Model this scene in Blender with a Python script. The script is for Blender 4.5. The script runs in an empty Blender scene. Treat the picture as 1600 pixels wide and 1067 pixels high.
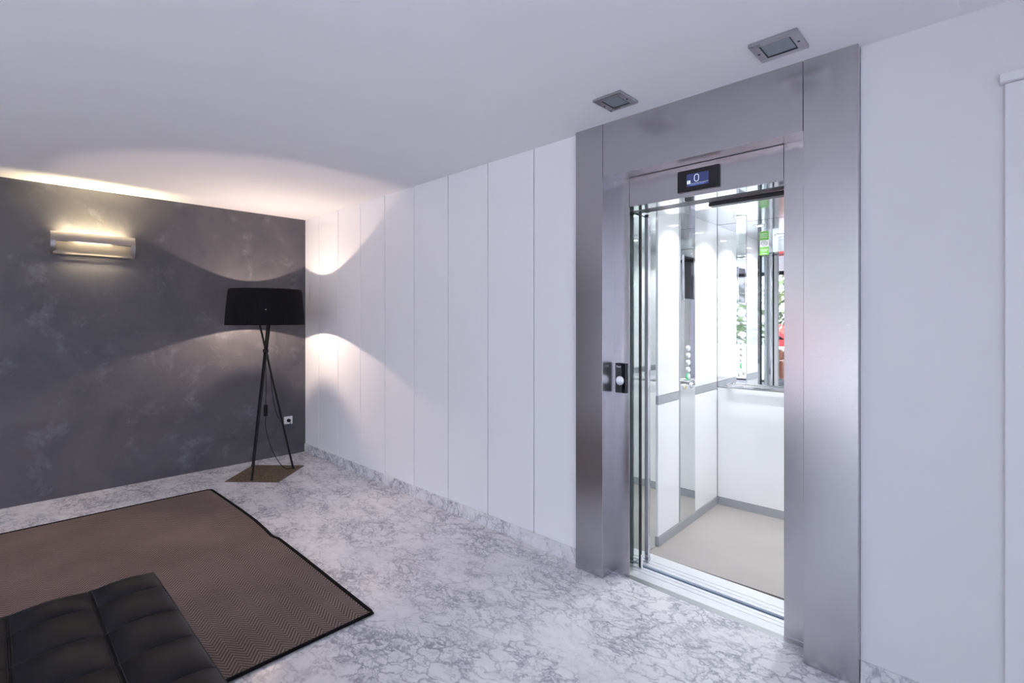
import bpy, bmesh, math, random
from mathutils import Vector, Matrix
random.seed(7)
sc = bpy.context.scene
COL = sc.collection
PI = math.pi

# ------------------------------------------------------------------ camera, sky, big lights, exposure
CAM = Vector((5.312, -2.345, 1.4))
cd = bpy.data.cameras.new('camera'); cam = bpy.data.objects.new('camera', cd); COL.objects.link(cam)
cam.location = CAM
cam.rotation_euler = (PI / 2, 0, math.radians(90 - 46.0313))
cd.sensor_width = 36.0; cd.lens = 17.7975; cd.shift_y = -34.5 / 1600.0
cd.clip_start = 0.02
sc.camera = cam
sc.view_settings.view_transform = 'Standard'; sc.view_settings.look = 'None'
sc.view_settings.gamma = 1.0; sc.view_settings.use_curve_mapping = False
sc.view_settings.exposure = 1.25
sc.cycles.glossy_bounces = 8; sc.cycles.diffuse_bounces = 6; sc.cycles.max_bounces = 16
sc.cycles.transparent_max_bounces = 16

world = bpy.data.worlds.new('sky'); sc.world = world; world.use_nodes = True
wn = world.node_tree; wn.nodes.clear()
wo = wn.nodes.new('ShaderNodeOutputWorld'); wb = wn.nodes.new('ShaderNodeBackground')
wb.inputs['Color'].default_value = (0.745, 0.77, 1.0, 1); wb.inputs['Strength'].default_value = 2.8
wn.links.new(wb.outputs[0], wo.inputs[0])

sun = bpy.data.lights.new('sun', 'SUN'); sun.energy = 10.5; sun.angle = .03; sun.color = (.94, .94, 1.0)
so = bpy.data.objects.new('sun', sun); COL.objects.link(so)
so.rotation_euler = Vector((-.48, .05, -.86)).to_track_quat('-Z', 'Y').to_euler()
def area_light(name, loc, rot, sx, sy, power, color, portal=False, spread=PI):
    l = bpy.data.lights.new(name, 'AREA'); l.shape = 'RECTANGLE'; l.size = sx; l.size_y = sy
    l.energy = power; l.color = color; l.spread = spread
    if portal: l.cycles.is_portal = True
    o = bpy.data.objects.new(name, l); COL.objects.link(o); o.location = loc; o.rotation_euler = rot
    return o
# sky portals in the glazed front (y = -6.5) and the right-side glazing added for more daylight (x = 7.5)
area_light('window_portal', (3.75, -6.72, 1.23), (PI / 2, 0, 0), 7.2, 2.4, 1, (1, 1, 1), portal=True)
area_light('window_portal_side', (7.72, -4.5, 1.23), (0, PI / 2, 0), 2.4, 3.8, 1, (1, 1, 1), portal=True)

# ------------------------------------------------------------------ helpers
H = 2.453
def link(o, parent=None):
    COL.objects.link(o)
    if parent is not None: o.parent = parent
    return o
def obj(name, bm, mat, parent=None, smooth=False, loc=None):
    me = bpy.data.meshes.new(name)
    bmesh.ops.recalc_face_normals(bm, faces=bm.faces)
    bm.to_mesh(me); bm.free()
    if mat is not None:
        for m in (mat if isinstance(mat, (list, tuple)) else [mat]): me.materials.append(m)
    if smooth:
        me.polygons.foreach_set('use_smooth', [True] * len(me.polygons))
        if smooth != 'all': me.set_sharp_from_angle(angle=math.radians(40))
    o = bpy.data.objects.new(name, me); link(o, parent)
    if parent is not None: o.location = -world_loc(parent)
    if loc is not None: o.location = loc
    return o
def world_loc(p):
    v = Vector((0, 0, 0))
    while p is not None:
        v += p.location
        if p.name in SQUARE: break
        p = p.parent
    return v
SQUARE = set()
def square(o):
    """a part of the slightly turned cabin that stays parallel to the landing"""
    p = o.parent; o.location = (0, 0, 0); SQUARE.add(o.name)
    o.matrix_parent_inverse = (Matrix.Translation(p.location) @ p.rotation_euler.to_matrix().to_4x4()).inverted()
    return o
def tag(o, label=None, cat=None, group=None, kind=None):
    if label: o['label'] = label
    if cat: o['category'] = cat
    if group: o['group'] = group
    if kind: o['kind'] = kind
    return o
def thing(name, label, cat, loc=(0, 0, 0), group=None):
    o = bpy.data.objects.new(name, None); o.empty_display_size = .1; link(o); o.location = loc
    return tag(o, label, cat, group)
def struct(name, bm, mat, **k):
    o = obj(name, bm, mat, **k); o['kind'] = 'structure'; return o
def box(bm, x0, x1, y0, y1, z0, z1, bev=0, mi=0, seg=2):
    vs = [bm.verts.new(p) for p in ((x0,y0,z0),(x1,y0,z0),(x1,y1,z0),(x0,y1,z0),(x0,y0,z1),(x1,y0,z1),(x1,y1,z1),(x0,y1,z1))]
    fs = [bm.faces.new([vs[i] for i in q]) for q in ((0,3,2,1),(4,5,6,7),(0,1,5,4),(1,2,6,5),(2,3,7,6),(3,0,4,7))]
    for f in fs: f.material_index = mi
    if bev:
        es = list({e for f in fs for e in f.edges})
        bmesh.ops.bevel(bm, geom=es, offset=bev, segments=seg, profile=.5, affect='EDGES')
    return vs
def B(*a, **k):
    bm = bmesh.new(); box(bm, *a, **k); return bm
def tube(bm, pts, r, n=10, closed=False, cap=True):
    pts = [Vector(p) for p in pts]; rings = []; prev = None
    m = len(pts)
    for i, p in enumerate(pts):
        a = pts[(i - 1) % m] if (closed or i > 0) else p
        b = pts[(i + 1) % m] if (closed or i < m - 1) else p
        t = (b - a).normalized()
        if prev is None:
            u = t.orthogonal().normalized()
        else:
            u = (prev - t * prev.dot(t)); u = u.normalized() if u.length > 1e-6 else t.orthogonal().normalized()
        prev = u; v = t.cross(u)
        rr = r[i] if isinstance(r, (list, tuple)) else r
        rings.append([bm.verts.new(p + (u * math.cos(2*PI*k/n) + v * math.sin(2*PI*k/n)) * rr) for k in range(n)])
    for i in range(m if closed else m - 1):
        A, C = rings[i], rings[(i + 1) % m]
        for k in range(n): bm.faces.new((A[k], A[(k+1) % n], C[(k+1) % n], C[k]))
    if cap and not closed:
        bm.faces.new(rings[0][::-1]); bm.faces.new(rings[-1])
def T(pts, r, n=10, **k):
    bm = bmesh.new(); tube(bm, pts, r, n, **k); return bm
def lathe(bm, prof, cx=0, cy=0, n=48, closed=False):
    rings = []
    for r, z in prof:
        rings.append([bm.verts.new((cx + r*math.cos(2*PI*k/n), cy + r*math.sin(2*PI*k/n), z)) for k in range(n)])
    m = len(prof)
    for i in range(m if closed else m - 1):
        A, C = rings[i], rings[(i+1) % m]
        for k in range(n): bm.faces.new((A[k], A[(k+1) % n], C[(k+1) % n], C[k]))
    if not closed:
        if prof[0][0] > 1e-5: bm.faces.new(rings[0][::-1])
        if prof[-1][0] > 1e-5: bm.faces.new(rings[-1])
def disc_x(bm, x, cy, cz, ry, rz, th, n=24, axis=0):
    """short elliptical button whose axis is x (axis 0) or y (axis 1); th may be negative"""
    def P(d, a, s): 
        if axis == 0: return (x + d, cy + ry*s*math.cos(a), cz + rz*s*math.sin(a))
        return (cy + ry*s*math.cos(a), x + d, cz + rz*s*math.sin(a))
    rings = [[bm.verts.new(P(d, 2*PI*k/n, s)) for k in range(n)] for d, s in ((0, 1), (th*.7, 1), (th, .85))]
    for A, C in zip(rings, rings[1:]):
        for k in range(n): bm.faces.new((A[k], A[(k+1) % n], C[(k+1) % n], C[k]))
    bm.faces.new(rings[0][::-1]); bm.faces.new(rings[-1])
def bezier(pts, n=8):
    """Catmull-Rom through points"""
    P = [Vector(p) for p in pts]; out = []
    for i in range(len(P) - 1):
        p0 = P[max(i-1, 0)]; p1 = P[i]; p2 = P[i+1]; p3 = P[min(i+2, len(P)-1)]
        for k in range(n):
            t = k / n
            out.append(.5*((2*p1) + (p2-p0)*t + (2*p0-5*p1+4*p2-p3)*t*t + (3*p1-p0-3*p2+p3)*t*t*t))
    out.append(P[-1]); return out

# ------------------------------------------------------------------ materials
MATS = {}
def nmat(name):
    m = bpy.data.materials.new(name); m.use_nodes = True; MATS[name] = m
    nt = m.node_tree; return m, nt, nt.nodes['Principled BSDF']
def pmat(name, col, rough=.5, metal=0, spec=.5, coat=0, var=0, scale=8, bump=0, bscale=60, emit=None, estr=0):
    m, nt, p = nmat(name)
    p.inputs['Base Color'].default_value = (*col, 1); p.inputs['Roughness'].default_value = rough
    p.inputs['Metallic'].default_value = metal; p.inputs['Specular IOR Level'].default_value = spec
    p.inputs['Coat Weight'].default_value = coat; p.inputs['Coat Roughness'].default_value = .04
    tc = nt.nodes.new('ShaderNodeTexCoord')
    if var:
        n = nt.nodes.new('ShaderNodeTexNoise'); n.inputs['Scale'].default_value = scale; n.inputs['Detail'].default_value = 5
        nt.links.new(tc.outputs['Object'], n.inputs['Vector'])
        r = nt.nodes.new('ShaderNodeValToRGB')
        r.color_ramp.elements[0].position = .3; r.color_ramp.elements[1].position = .7
        r.color_ramp.elements[0].color = (*[c*(1-var) for c in col], 1); r.color_ramp.elements[1].color = (*[min(1, c*(1+var)) for c in col], 1)
        nt.links.new(n.outputs['Fac'], r.inputs['Fac']); nt.links.new(r.outputs['Color'], p.inputs['Base Color'])
    if bump:
        n = nt.nodes.new('ShaderNodeTexNoise'); n.inputs['Scale'].default_value = bscale; n.inputs['Detail'].default_value = 4
        nt.links.new(tc.outputs['Object'], n.inputs['Vector'])
        b = nt.nodes.new('ShaderNodeBump'); b.inputs['Strength'].default_value = bump; b.inputs['Distance'].default_value = .01
        nt.links.new(n.outputs['Fac'], b.inputs['Height']); nt.links.new(b.outputs['Normal'], p.inputs['Normal'])
    if emit:
        p.inputs['Emission Color'].default_value = (*emit, 1); p.inputs['Emission Strength'].default_value = estr
    return m
def ramp(nt, stops):
    r = nt.nodes.new('ShaderNodeValToRGB'); e = r.color_ramp.elements
    while len(e) < len(stops): e.new(.5)
    for i, (pos, c) in enumerate(stops):
        e[i].position = pos; e[i].color = (*c, 1) if len(c) == 3 else c
    return r
def math_node(nt, op, a, b=None, c=None):
    n = nt.nodes.new('ShaderNodeMath'); n.operation = op
    for i, v in enumerate((a, b, c)):
        if v is None: continue
        if isinstance(v, (int, float)): n.inputs[i].default_value = v
        else: nt.links.new(v, n.inputs[i])
    return n.outputs[0]
def mixcol(nt, mode, fac, a, b):
    n = nt.nodes.new('ShaderNodeMix'); n.data_type = 'RGBA'; n.blend_type = mode
    for s, v in ((n.inputs[0], fac), (n.inputs[6], a), (n.inputs[7], b)):
        if isinstance(v, (int, float)): s.default_value = v
        elif isinstance(v, tuple): s.default_value = (*v, 1)
        else: nt.links.new(v, s)
    return n.outputs[2]

def marble():
    m, nt, p = nmat('marble')
    tc = nt.nodes.new('ShaderNodeTexCoord'); mp = nt.nodes.new('ShaderNodeMapping')
    mp.inputs['Rotation'].default_value = (0, 0, math.radians(-40)); mp.inputs['Scale'].default_value = (.70, 1.0, .70)
    nt.links.new(tc.outputs['Object'], mp.inputs['Vector'])
    def noise(scale, det=6, rough=.55, dist=0, vec=None):
        n = nt.nodes.new('ShaderNodeTexNoise'); n.inputs['Scale'].default_value = scale; n.inputs['Detail'].default_value = det
        n.inputs['Roughness'].default_value = rough; n.inputs['Distortion'].default_value = dist
        nt.links.new(vec if vec is not None else mp.outputs[0], n.inputs['Vector']); return n
    warp = noise(5.0, 5, .6)
    wv = nt.nodes.new('ShaderNodeVectorMath'); wv.operation = 'MULTIPLY_ADD'
    nt.links.new(warp.outputs['Color'], wv.inputs[0]); wv.inputs[1].default_value = (.34, .34, .34); nt.links.new(mp.outputs[0], wv.inputs[2])
    def veins(scale, w):
        v = nt.nodes.new('ShaderNodeTexVoronoi'); v.feature = 'DISTANCE_TO_EDGE'; v.inputs['Scale'].default_value = scale
        nt.links.new(wv.outputs[0], v.inputs['Vector'])
        mr = nt.nodes.new('ShaderNodeMapRange'); mr.inputs['From Min'].default_value = 0; mr.inputs['From Max'].default_value = w
        mr.inputs['To Min'].default_value = 1; mr.inputs['To Max'].default_value = 0; mr.interpolation_type = 'SMOOTHSTEP'
        nt.links.new(v.outputs['Distance'], mr.inputs['Value']); return mr.outputs[0]
    v1 = veins(11.0, .11); v2 = veins(21.0, .16); v3 = veins(44.0, .24)
    m1 = noise(2.6, 4); m2 = noise(4.3, 4)
    k1 = ramp(nt, [(.38, (0, 0, 0)), (.62, (1, 1, 1))]); nt.links.new(m1.outputs['Fac'], k1.inputs['Fac'])
    k2 = ramp(nt, [(.40, (0, 0, 0)), (.60, (1, 1, 1))]); nt.links.new(m2.outputs['Fac'], k2.inputs['Fac'])
    a = math_node(nt, 'MULTIPLY', v1, math_node(nt, 'MULTIPLY_ADD', k1.outputs[0], .38, .16))
    b = math_node(nt, 'MULTIPLY', v2, math_node(nt, 'MULTIPLY_ADD', k2.outputs[0], .40, .08))
    c = math_node(nt, 'MULTIPLY', v3, math_node(nt, 'MULTIPLY', k2.outputs[0], .25))
    cloud = noise(9, 8, .65, .6)
    ck = ramp(nt, [(.40, (0, 0, 0)), (.75, (1, 1, 1))]); nt.links.new(cloud.outputs['Fac'], ck.inputs['Fac'])
    d = math_node(nt, 'MULTIPLY', ck.outputs[0], .42)
    s = math_node(nt, 'ADD', math_node(nt, 'ADD', a, b), math_node(nt, 'ADD', c, d))
    cr = ramp(nt, [(0, (.80, .795, .805)), (.3, (.71, .705, .725)), (.7, (.46, .46, .505)), (1.0, (.33, .33, .375))])
    nt.links.new(s, cr.inputs['Fac'])
    nt.links.new(cr.outputs[0], p.inputs['Base Color'])
    p.inputs['Roughness'].default_value = .16; p.inputs['Specular IOR Level'].default_value = .5
    return m
M_marble = marble()

def plaster():
    m, nt, p = nmat('dark_plaster')
    tc = nt.nodes.new('ShaderNodeTexCoord')
    def noise(scale, det, rough=.55, dist=0):
        n = nt.nodes.new('ShaderNodeTexNoise'); n.inputs['Scale'].default_value = scale; n.inputs['Detail'].default_value = det
        n.inputs['Roughness'].default_value = rough; n.inputs['Distortion'].default_value = dist
        nt.links.new(tc.outputs['Object'], n.inputs['Vector']); return n
    n1 = noise(1.4, 5, .6, .5); r1 = ramp(nt, [(.3, (.058, .059, .072)), (.7, (.112, .106, .115))]); nt.links.new(n1.outputs['Fac'], r1.inputs['Fac'])
    n2 = noise(3.2, 9, .72, .3); r2 = ramp(nt, [(.54, (0, 0, 0)), (.74, (1, 1, 1))]); nt.links.new(n2.outputs['Fac'], r2.inputs['Fac'])
    n3 = noise(12, 8, .7, .4); r3 = ramp(nt, [(.5, (0, 0, 0)), (.75, (1, 1, 1))]); nt.links.new(n3.outputs['Fac'], r3.inputs['Fac'])
    f = math_node(nt, 'MULTIPLY', r2.outputs[0], math_node(nt, 'MULTIPLY_ADD', r3.outputs[0], .6, .25))
    c = mixcol(nt, 'MIX', f, r1.outputs[0], (.33, .33, .38))
    nt.links.new(c, p.inputs['Base Color'])
    p.inputs['Roughness'].default_value = .55; p.inputs['Specular IOR Level'].default_value = .35
    n4 = noise(25, 6, .6); b = nt.nodes.new('ShaderNodeBump'); b.inputs['Strength'].default_value = .25; b.inputs['Distance'].default_value = .008
    nt.links.new(n4.outputs['Fac'], b.inputs['Height']); nt.links.new(b.outputs[0], p.inputs['Normal'])
    return m
M_plaster = plaster()

def rugmat():
    m, nt, p = nmat('herringbone_weave')
    tc = nt.nodes.new('ShaderNodeTexCoord'); sx = nt.nodes.new('ShaderNodeSeparateXYZ'); nt.links.new(tc.outputs['Object'], sx.inputs[0])
    X, Y = sx.outputs[0], sx.outputs[1]
    half = .042
    tri = math_node(nt, 'PINGPONG', Y, half)
    u = math_node(nt, 'ADD', X, math_node(nt, 'MULTIPLY', tri, 1.38))
    st = math_node(nt, 'PINGPONG', math_node(nt, 'DIVIDE', u, .0235), .5)
    n = nt.nodes.new('ShaderNodeTexNoise'); n.inputs['Scale'].default_value = 260; n.inputs['Detail'].default_value = 2
    nt.links.new(tc.outputs['Object'], n.inputs['Vector'])
    st2 = math_node(nt, 'ADD', st, math_node(nt, 'MULTIPLY_ADD', n.outputs['Fac'], .34, -.17))
    r = ramp(nt, [(.15, (.088, .065, .058)), (.38, (.265, .198, .176))]); nt.links.new(st2, r.inputs['Fac'])
    n2 = nt.nodes.new('ShaderNodeTexNoise'); n2.inputs['Scale'].default_value = 2.5; n2.inputs['Detail'].default_value = 4
    nt.links.new(tc.outputs['Object'], n2.inputs['Vector'])
    r2 = ramp(nt, [(.3, (.85, .85, .85)), (.7, (1.1, 1.1, 1.1))]); nt.links.new(n2.outputs['Fac'], r2.inputs['Fac'])
    nt.links.new(mixcol(nt, 'MULTIPLY', 1.0, r.outputs[0], r2.outputs[0]), p.inputs['Base Color'])
    p.inputs['Roughness'].default_value = .9; p.inputs['Specular IOR Level'].default_value = .15
    b = nt.nodes.new('ShaderNodeBump'); b.inputs['Strength'].default_value = .5; b.inputs['Distance'].default_value = .003
    nt.links.new(st2, b.inputs['Height']); nt.links.new(b.outputs[0], p.inputs['Normal'])
    return m
M_rug = rugmat()

def steel(name, col, rough, stretch=(4, 4, 160), amp=.025, bump=0):
    m, nt, p = nmat(name)
    p.inputs['Base Color'].default_value = (*col, 1); p.inputs['Metallic'].default_value = 1
    tc = nt.nodes.new('ShaderNodeTexCoord'); mp = nt.nodes.new('ShaderNodeMapping'); mp.inputs['Scale'].default_value = stretch
    nt.links.new(tc.outputs['Object'], mp.inputs[0])
    n = nt.nodes.new('ShaderNodeTexNoise'); n.inputs['Scale'].default_value = 1; n.inputs['Detail'].default_value = 3
    nt.links.new(mp.outputs[0], n.inputs['Vector'])
    mr = nt.nodes.new('ShaderNodeMapRange'); mr.inputs['To Min'].default_value = rough - amp; mr.inputs['To Max'].default_value = rough + amp
    nt.links.new(n.outputs['Fac'], mr.inputs['Value']); nt.links.new(mr.outputs[0], p.inputs['Roughness'])
    if bump:
        b = nt.nodes.new('ShaderNodeBump'); b.inputs['Strength'].default_value = bump; b.inputs['Distance'].default_value = .002
        nt.links.new(n.outputs['Fac'], b.inputs['Height']); nt.links.new(b.outputs[0], p.inputs['Normal'])
    return m
M_steel = steel('brushed_steel', (.51, .50, .525), .26)
M_steel2 = None
M_grey = None
M_thresh = steel('grey_threshold_metal', (.48, .49, .51), .4)
M_mirror = steel('polished_steel', (.78, .80, .80), .035, amp=.015, bump=0)
M_ceilsteel = steel('satin_ceiling_steel', (.74, .77, .79), .11, amp=.02, bump=0)
M_mglass = steel('mirror_glass', (.91, .925, .925), .006, amp=.003, bump=0)
M_chrome = steel('chrome', (.66, .66, .68), .06, amp=.02, bump=0)

M_ceil = pmat('white_ceiling_paint', (.87, .87, .88), .85, spec=.2, var=.01, scale=3)
M_wall = pmat('white_wall_paint', (.74, .735, .76), .5, spec=.35, var=.012, scale=2)
M_panel = pmat('white_lacquer_panel', (.84, .84, .86), .34, spec=.4, var=.008, scale=2)
M_grey = pmat('grey_satin_band', (.40, .415, .44), .32, metal=.25, var=.02)
M_steel2 = pmat('satin_aluminium', (.84, .85, .87), .34, metal=.55, var=.02, scale=30)
M_seam = pmat('panel_joint_shadow_gap', (.25, .24, .26), .8)
M_joint = pmat('grey_seam', (.30, .30, .32), .6)
M_trimw = pmat('white_trim_paint', (.77, .765, .79), .4, var=.01)
M_vinyl = pmat('beige_vinyl', (.37, .345, .325), .42, spec=.35, var=.04, scale=4)
M_wglass = pmat('white_backpainted_glass', (.88, .885, .895), .04, spec=.5, var=.004, scale=2)
M_black = pmat('black_rubber', (.012, .012, .014), .5, var=.1)
M_dark = pmat('dark_metal', (.03, .03, .036), .4, var=.1)
M_gloss = pmat('glossy_black_glass', (.006, .006, .008), .05, spec=.6, var=.1)
M_lampm = pmat('matt_black_metal', (.004, .004, .005), .5, spec=.25, var=.1)
M_shade = pmat('black_ribbon_fabric', (.006, .006, .008), .8, spec=.15, var=.15, scale=90)
M_sinner = pmat('shade_lining', (.55, .5, .45), .8, var=.02)
M_cord = pmat('black_cable', (.004, .004, .005), .5, spec=.25, var=.1)
M_mat = pmat('speckled_brown_mat', (.135, .105, .075), .9, spec=.2, var=.6, scale=85, bump=.3, bscale=300)
M_leather = pmat('black_leather', (.0048, .0048, .0065), .40, spec=.30, var=.2, scale=5, bump=.12, bscale=420)
M_stitch = pmat('black_stitched_welt', (.006, .006, .007), .55, var=.1)
M_binding = pmat('black_binding_tape', (.004, .004, .005), .85, spec=.12, var=.2, scale=60)
M_plastic = pmat('white_plastic', (.75, .75, .75), .35, var=.01)
M_green = pmat('green_print', (.14, .42, .06), .45, var=.03)
M_greenled = pmat('green_ring', (.05, .30, .10), .3, emit=(.1, .8, .3), estr=.25)
M_yellow = pmat('yellow_symbol', (.65, .48, .05), .4, var=.05)
M_tan = pmat('tan_leather', (.46, .21, .115), .38, var=.12, scale=5, bump=.1, bscale=300)
M_frost = pmat('frosted_lamp_glass', (.24, .29, .32), .3, spec=.6, var=.08, scale=30)
M_lampsteel = steel('lamp_frame_steel', (.46, .46, .49), .28)
M_hole = pmat('dark_screw', (.05, .05, .06), .4, metal=1, var=.1)
M_concrete = pmat('outdoor_paving', (.55, .55, .54), .85, var=.08, scale=3)
M_whiteout = pmat('white_render', (.75, .75, .74), .8, var=.03)
M_bark = pmat('bark', (.20, .15, .11), .9, var=.3, scale=12)
M_leaf = pmat('green_leaf', (.14, .20, .085), .6, var=.45, scale=20)
M_red = pmat('red_car_paint', (.55, .04, .04), .25, coat=.6, var=.03)
M_shaft = pmat('grey_blue_concrete', (.22, .30, .40), .9, var=.12, scale=6)  # shaft concrete; the tone also stands in for dim light in the sill gap
M_sconce = steel('brushed_aluminium', (.40, .38, .375), .32, (300, 4, 4))
M_warmrefl = pmat('white_reflector', (.40, .37, .33), .4, var=.02)

def glass(name, tint, gl=.10):
    m = bpy.data.materials.new(name); m.use_nodes = True; nt = m.node_tree; nt.nodes.clear()
    o = nt.nodes.new('ShaderNodeOutputMaterial'); mx = nt.nodes.new('ShaderNodeMixShader')
    t = nt.nodes.new('ShaderNodeBsdfTransparent'); t.inputs[0].default_value = (*tint, 1)
    g = nt.nodes.new('ShaderNodeBsdfGlossy'); g.inputs['Roughness'].default_value = .01
    fr = nt.nodes.new('ShaderNodeFresnel'); fr.inputs[0].default_value = 1.25
    nz = nt.nodes.new('ShaderNodeTexNoise'); nz.inputs['Scale'].default_value = 3
    k = math_node(nt, 'MULTIPLY', fr.outputs[0], math_node(nt, 'MULTIPLY_ADD', nz.outputs['Fac'], .05, .95))
    nt.links.new(k, mx.inputs[0]); nt.links.new(t.outputs[0], mx.inputs[1]); nt.links.new(g.outputs[0], mx.inputs[2])
    nt.links.new(mx.outputs[0], o.inputs[0]); return m
M_glass = glass('clear_glass', (.97, .98, .98))
M_dglass = glass('lift_door_glass', (.94, .96, .955))
def emis(name, col, s):
    m = bpy.data.materials.new(name); m.use_nodes = True; nt = m.node_tree; nt.nodes.clear()
    o = nt.nodes.new('ShaderNodeOutputMaterial'); e = nt.nodes.new('ShaderNodeEmission')
    n = nt.nodes.new('ShaderNodeTexNoise'); n.inputs['Scale'].default_value = 40
    r = ramp(nt, [(.3, tuple(c*.94 for c in col)), (.7, col)]); nt.links.new(n.outputs['Fac'], r.inputs[0])
    nt.links.new(r.outputs[0], e.inputs[0]); e.inputs[1].default_value = s; nt.links.new(e.outputs[0], o.inputs[0]); return m
M_led = emis('led_lens', (.95, .98, 1.0), 30)
M_screen = emis('screen_blue', (.024, .030, .085), 1.0)
M_digit = emis('screen_white', (.75, .85, 1.0), .55)
M_digitb = emis('screen_blue_text', (.22, .34, .95), .42)
M_bulb = emis('warm_bulb', (1.0, .80, .55), 12)

# ------------------------------------------------------------------ room shell
RX, RY = 7.6, -6.6          # right side and front of the lobby
OX0, OX1 = 3.60, 4.91       # rough opening of the lift in the back wall
bm = bmesh.new(); box(bm, 0, RX, RY, .0, -.12, 0); box(bm, 3.76, 4.74, 0, .062, -.12, 0)
struct('floor', bm, M_marble)
struct('ceiling', B(-.2, RX, RY, .15, H, H + .15), M_ceil)
struct('wall_left', B(-.2, 0, RY, .15, -.12, H), M_plaster)
bm = bmesh.new()
seams = [0.0, .314, .721, 1.142, 1.546, 1.973, 2.398, 2.822, 3.237, OX0 - .006]
box(bm, 0, OX0 - .008, .012, .15, 0, H, mi=1)
for a, b in zip(seams, seams[1:]):
    box(bm, a + .0044 if a else 0, b - .0044, 0, .013, .084, H, bev=.0012, mi=0, seg=1)
struct('wall_back', bm, [M_panel, M_seam])
struct('wall_back_right', B(OX1 + .013, RX, 0, .15, 0, H), M_wall)
# marble skirting, in separate slabs with fine joints
bm = bmesh.new()
sk = [0.0, .30, .735, 1.19, 1.56, 1.99, 2.41, 2.825, 3.235, OX0 - .012]
for a, b in zip(sk, sk[1:]): box(bm, a + .0006, b - .0006, -.010, .0, 0, .085, bev=.001, seg=1)
struct('baseboard_back', bm, M_marble)
struct('baseboard_right', B(OX1 + .014, 5.32, -.010, 0, 0, .085, bev=.001, seg=1), M_marble)
# right end wall and the glazed front
bm = bmesh.new(); box(bm, RX, RX + .15, -2.6, .15, -.12, H); box(bm, RX, RX + .15, RY, -6.4, -.12, H)
struct('wall_right', bm, M_wall)
bm = bmesh.new(); box(bm, -.2, .35, RY - .12, RY, -.12, H); box(bm, 7.3, RX + .15, RY - .12, RY, -.12, H)
struct('wall_front', bm, M_wall)
wx = [.35, 1.74, 3.13, 4.52, 5.91, 7.3]
for i, (a, b) in enumerate(zip(wx, wx[1:]), 1):
    w = struct('window_%d' % i, B(a + .03, b - .03, RY - .065, RY - .055, .05, H - .09), M_glass)
    f = bmesh.new()
    for q in ((a, a + .03, 0, H), (b - .03, b, 0, H), (a, b, 0, .05), (a, b, H - .09, H)): box(f, q[0], q[1], RY - .09, RY - .03, q[2], q[3], bev=.003)
    obj('window_frame', f, M_dark, w)
wy = [-6.4, -5.133, -3.867, -2.6]  # unseen side glazing, added to let in broader, more even daylight
for i, (a, b) in enumerate(zip(wy, wy[1:]), 6):
    w = struct('window_%d' % i, B(RX + .055, RX + .065, a + .03, b - .03, .05, H - .09), M_glass)
    f = bmesh.new()
    for q in ((a, a + .03, 0, H), (b - .03, b, 0, H), (a, b, 0, .05), (a, b, H - .09, H)): box(f, RX + .03, RX + .09, q[0], q[1], q[2], q[3], bev=.003)
    obj('window_frame', f, M_dark, w)
# flush white door with a plain casing at the right end
d = struct('door_1', B(5.375, 6.225, -.012, -.001, 0.005, 2.135, bev=.002), M_trimw)
bm = bmesh.new(); box(bm, 5.322, 5.37, -.020, -.001, 0, 2.176, bev=.003); box(bm, 6.23, 6.278, -.020, -.001, 0, 2.176, bev=.003)
obj('door_casing', bm, M_trimw, d)
obj('door_head_trim', B(5.310, 6.29, -.038, -.001, 2.177, 2.206, bev=.002), M_trimw, d)
bm = bmesh.new(); tube(bm, [(6.13, -.012, 1.02), (6.13, -.06, 1.02), (6.01, -.06, 1.02)], .009); obj('door_handle', bm, M_chrome, d, smooth=True)
# lift shaft behind the wall
bm = bmesh.new()
box(bm, 2.7, 2.85, .15, 2.0, -.7, 3.0); box(bm, 5.25, 5.4, .15, 2.0, -.7, 3.0); box(bm, 2.7, 5.4, 1.9, 2.05, -.7, 3.0)
box(bm, 2.7, 5.4, .062, 2.0, -.75, -.6); box(bm, 2.7, 5.4, .15, 2.0, 2.9, 3.05); box(bm, 2.7, 5.4, .0, .062, -.75, -.13)
box(bm, 2.7, 5.4, .15, .2, 2.47, 3.0)
struct('wall_shaft', bm, M_shaft)

# ------------------------------------------------------------------ lift entrance on the landing
E0 = thing('elevator_entrance', 'brushed stainless steel elevator surround with open doorway in the white wall', 'elevator entrance', (4.25, 0, 0))
FY, JY = -.040, .070
JX0, JX1 = 3.865, 4.632     # clear opening
def stile(x0, x1, inner, jamb, sgn):
    bm = bmesh.new()
    # front plate with returns into the wall and to the jamb
    box(bm, x0, x1, FY, FY + .012, 0.001, H, bev=.0015)
    if sgn > 0:
        box(bm, x0, x0 + .012, FY + .012, .0, 0.001, H); box(bm, x1 - .012, x1, FY + .012, JY, 0.001, H)
    else:
        box(bm, x1 - .012, x1, FY + .012, .0, 0.001, H); box(bm, x0, x0 + .012, FY + .012, JY, 0.001, H)
    return bm
obj('side_post', stile(3.588, 3.767, 3.767, JX0, 1), M_steel, E0)
obj('side_post', stile(4.735, 4.922, 4.735, JX1, -1), M_steel, E0)
obj('jamb_return', B(JX1 + .001, 4.80, JY + .021, .222, 0.003, 2.008), M_trimw, E0)  # white block added to fill the dark door pocket and brighten reflections
obj('header_panel', B(3.769, 4.733, FY + .001, FY + .012, 2.166, H, bev=.001), M_steel, E0)
bm = bmesh.new(); box(bm, 3.767, 3.866, FY + .012, JY + .002, 2.166, 2.178); box(bm, 3.8675, 4.6305, FY + .012, JY + .002, 2.166, 2.178); box(bm, 4.632, 4.735, FY + .012, JY + .002, 2.166, 2.178)
obj('soffit', bm, M_steel, E0)
bm = bmesh.new(); box(bm, 3.756, JX0, JY, JY + .006, 0.001, 2.166, bev=.001); obj('jamb', bm, M_steel, E0)
bm = bmesh.new()
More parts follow.
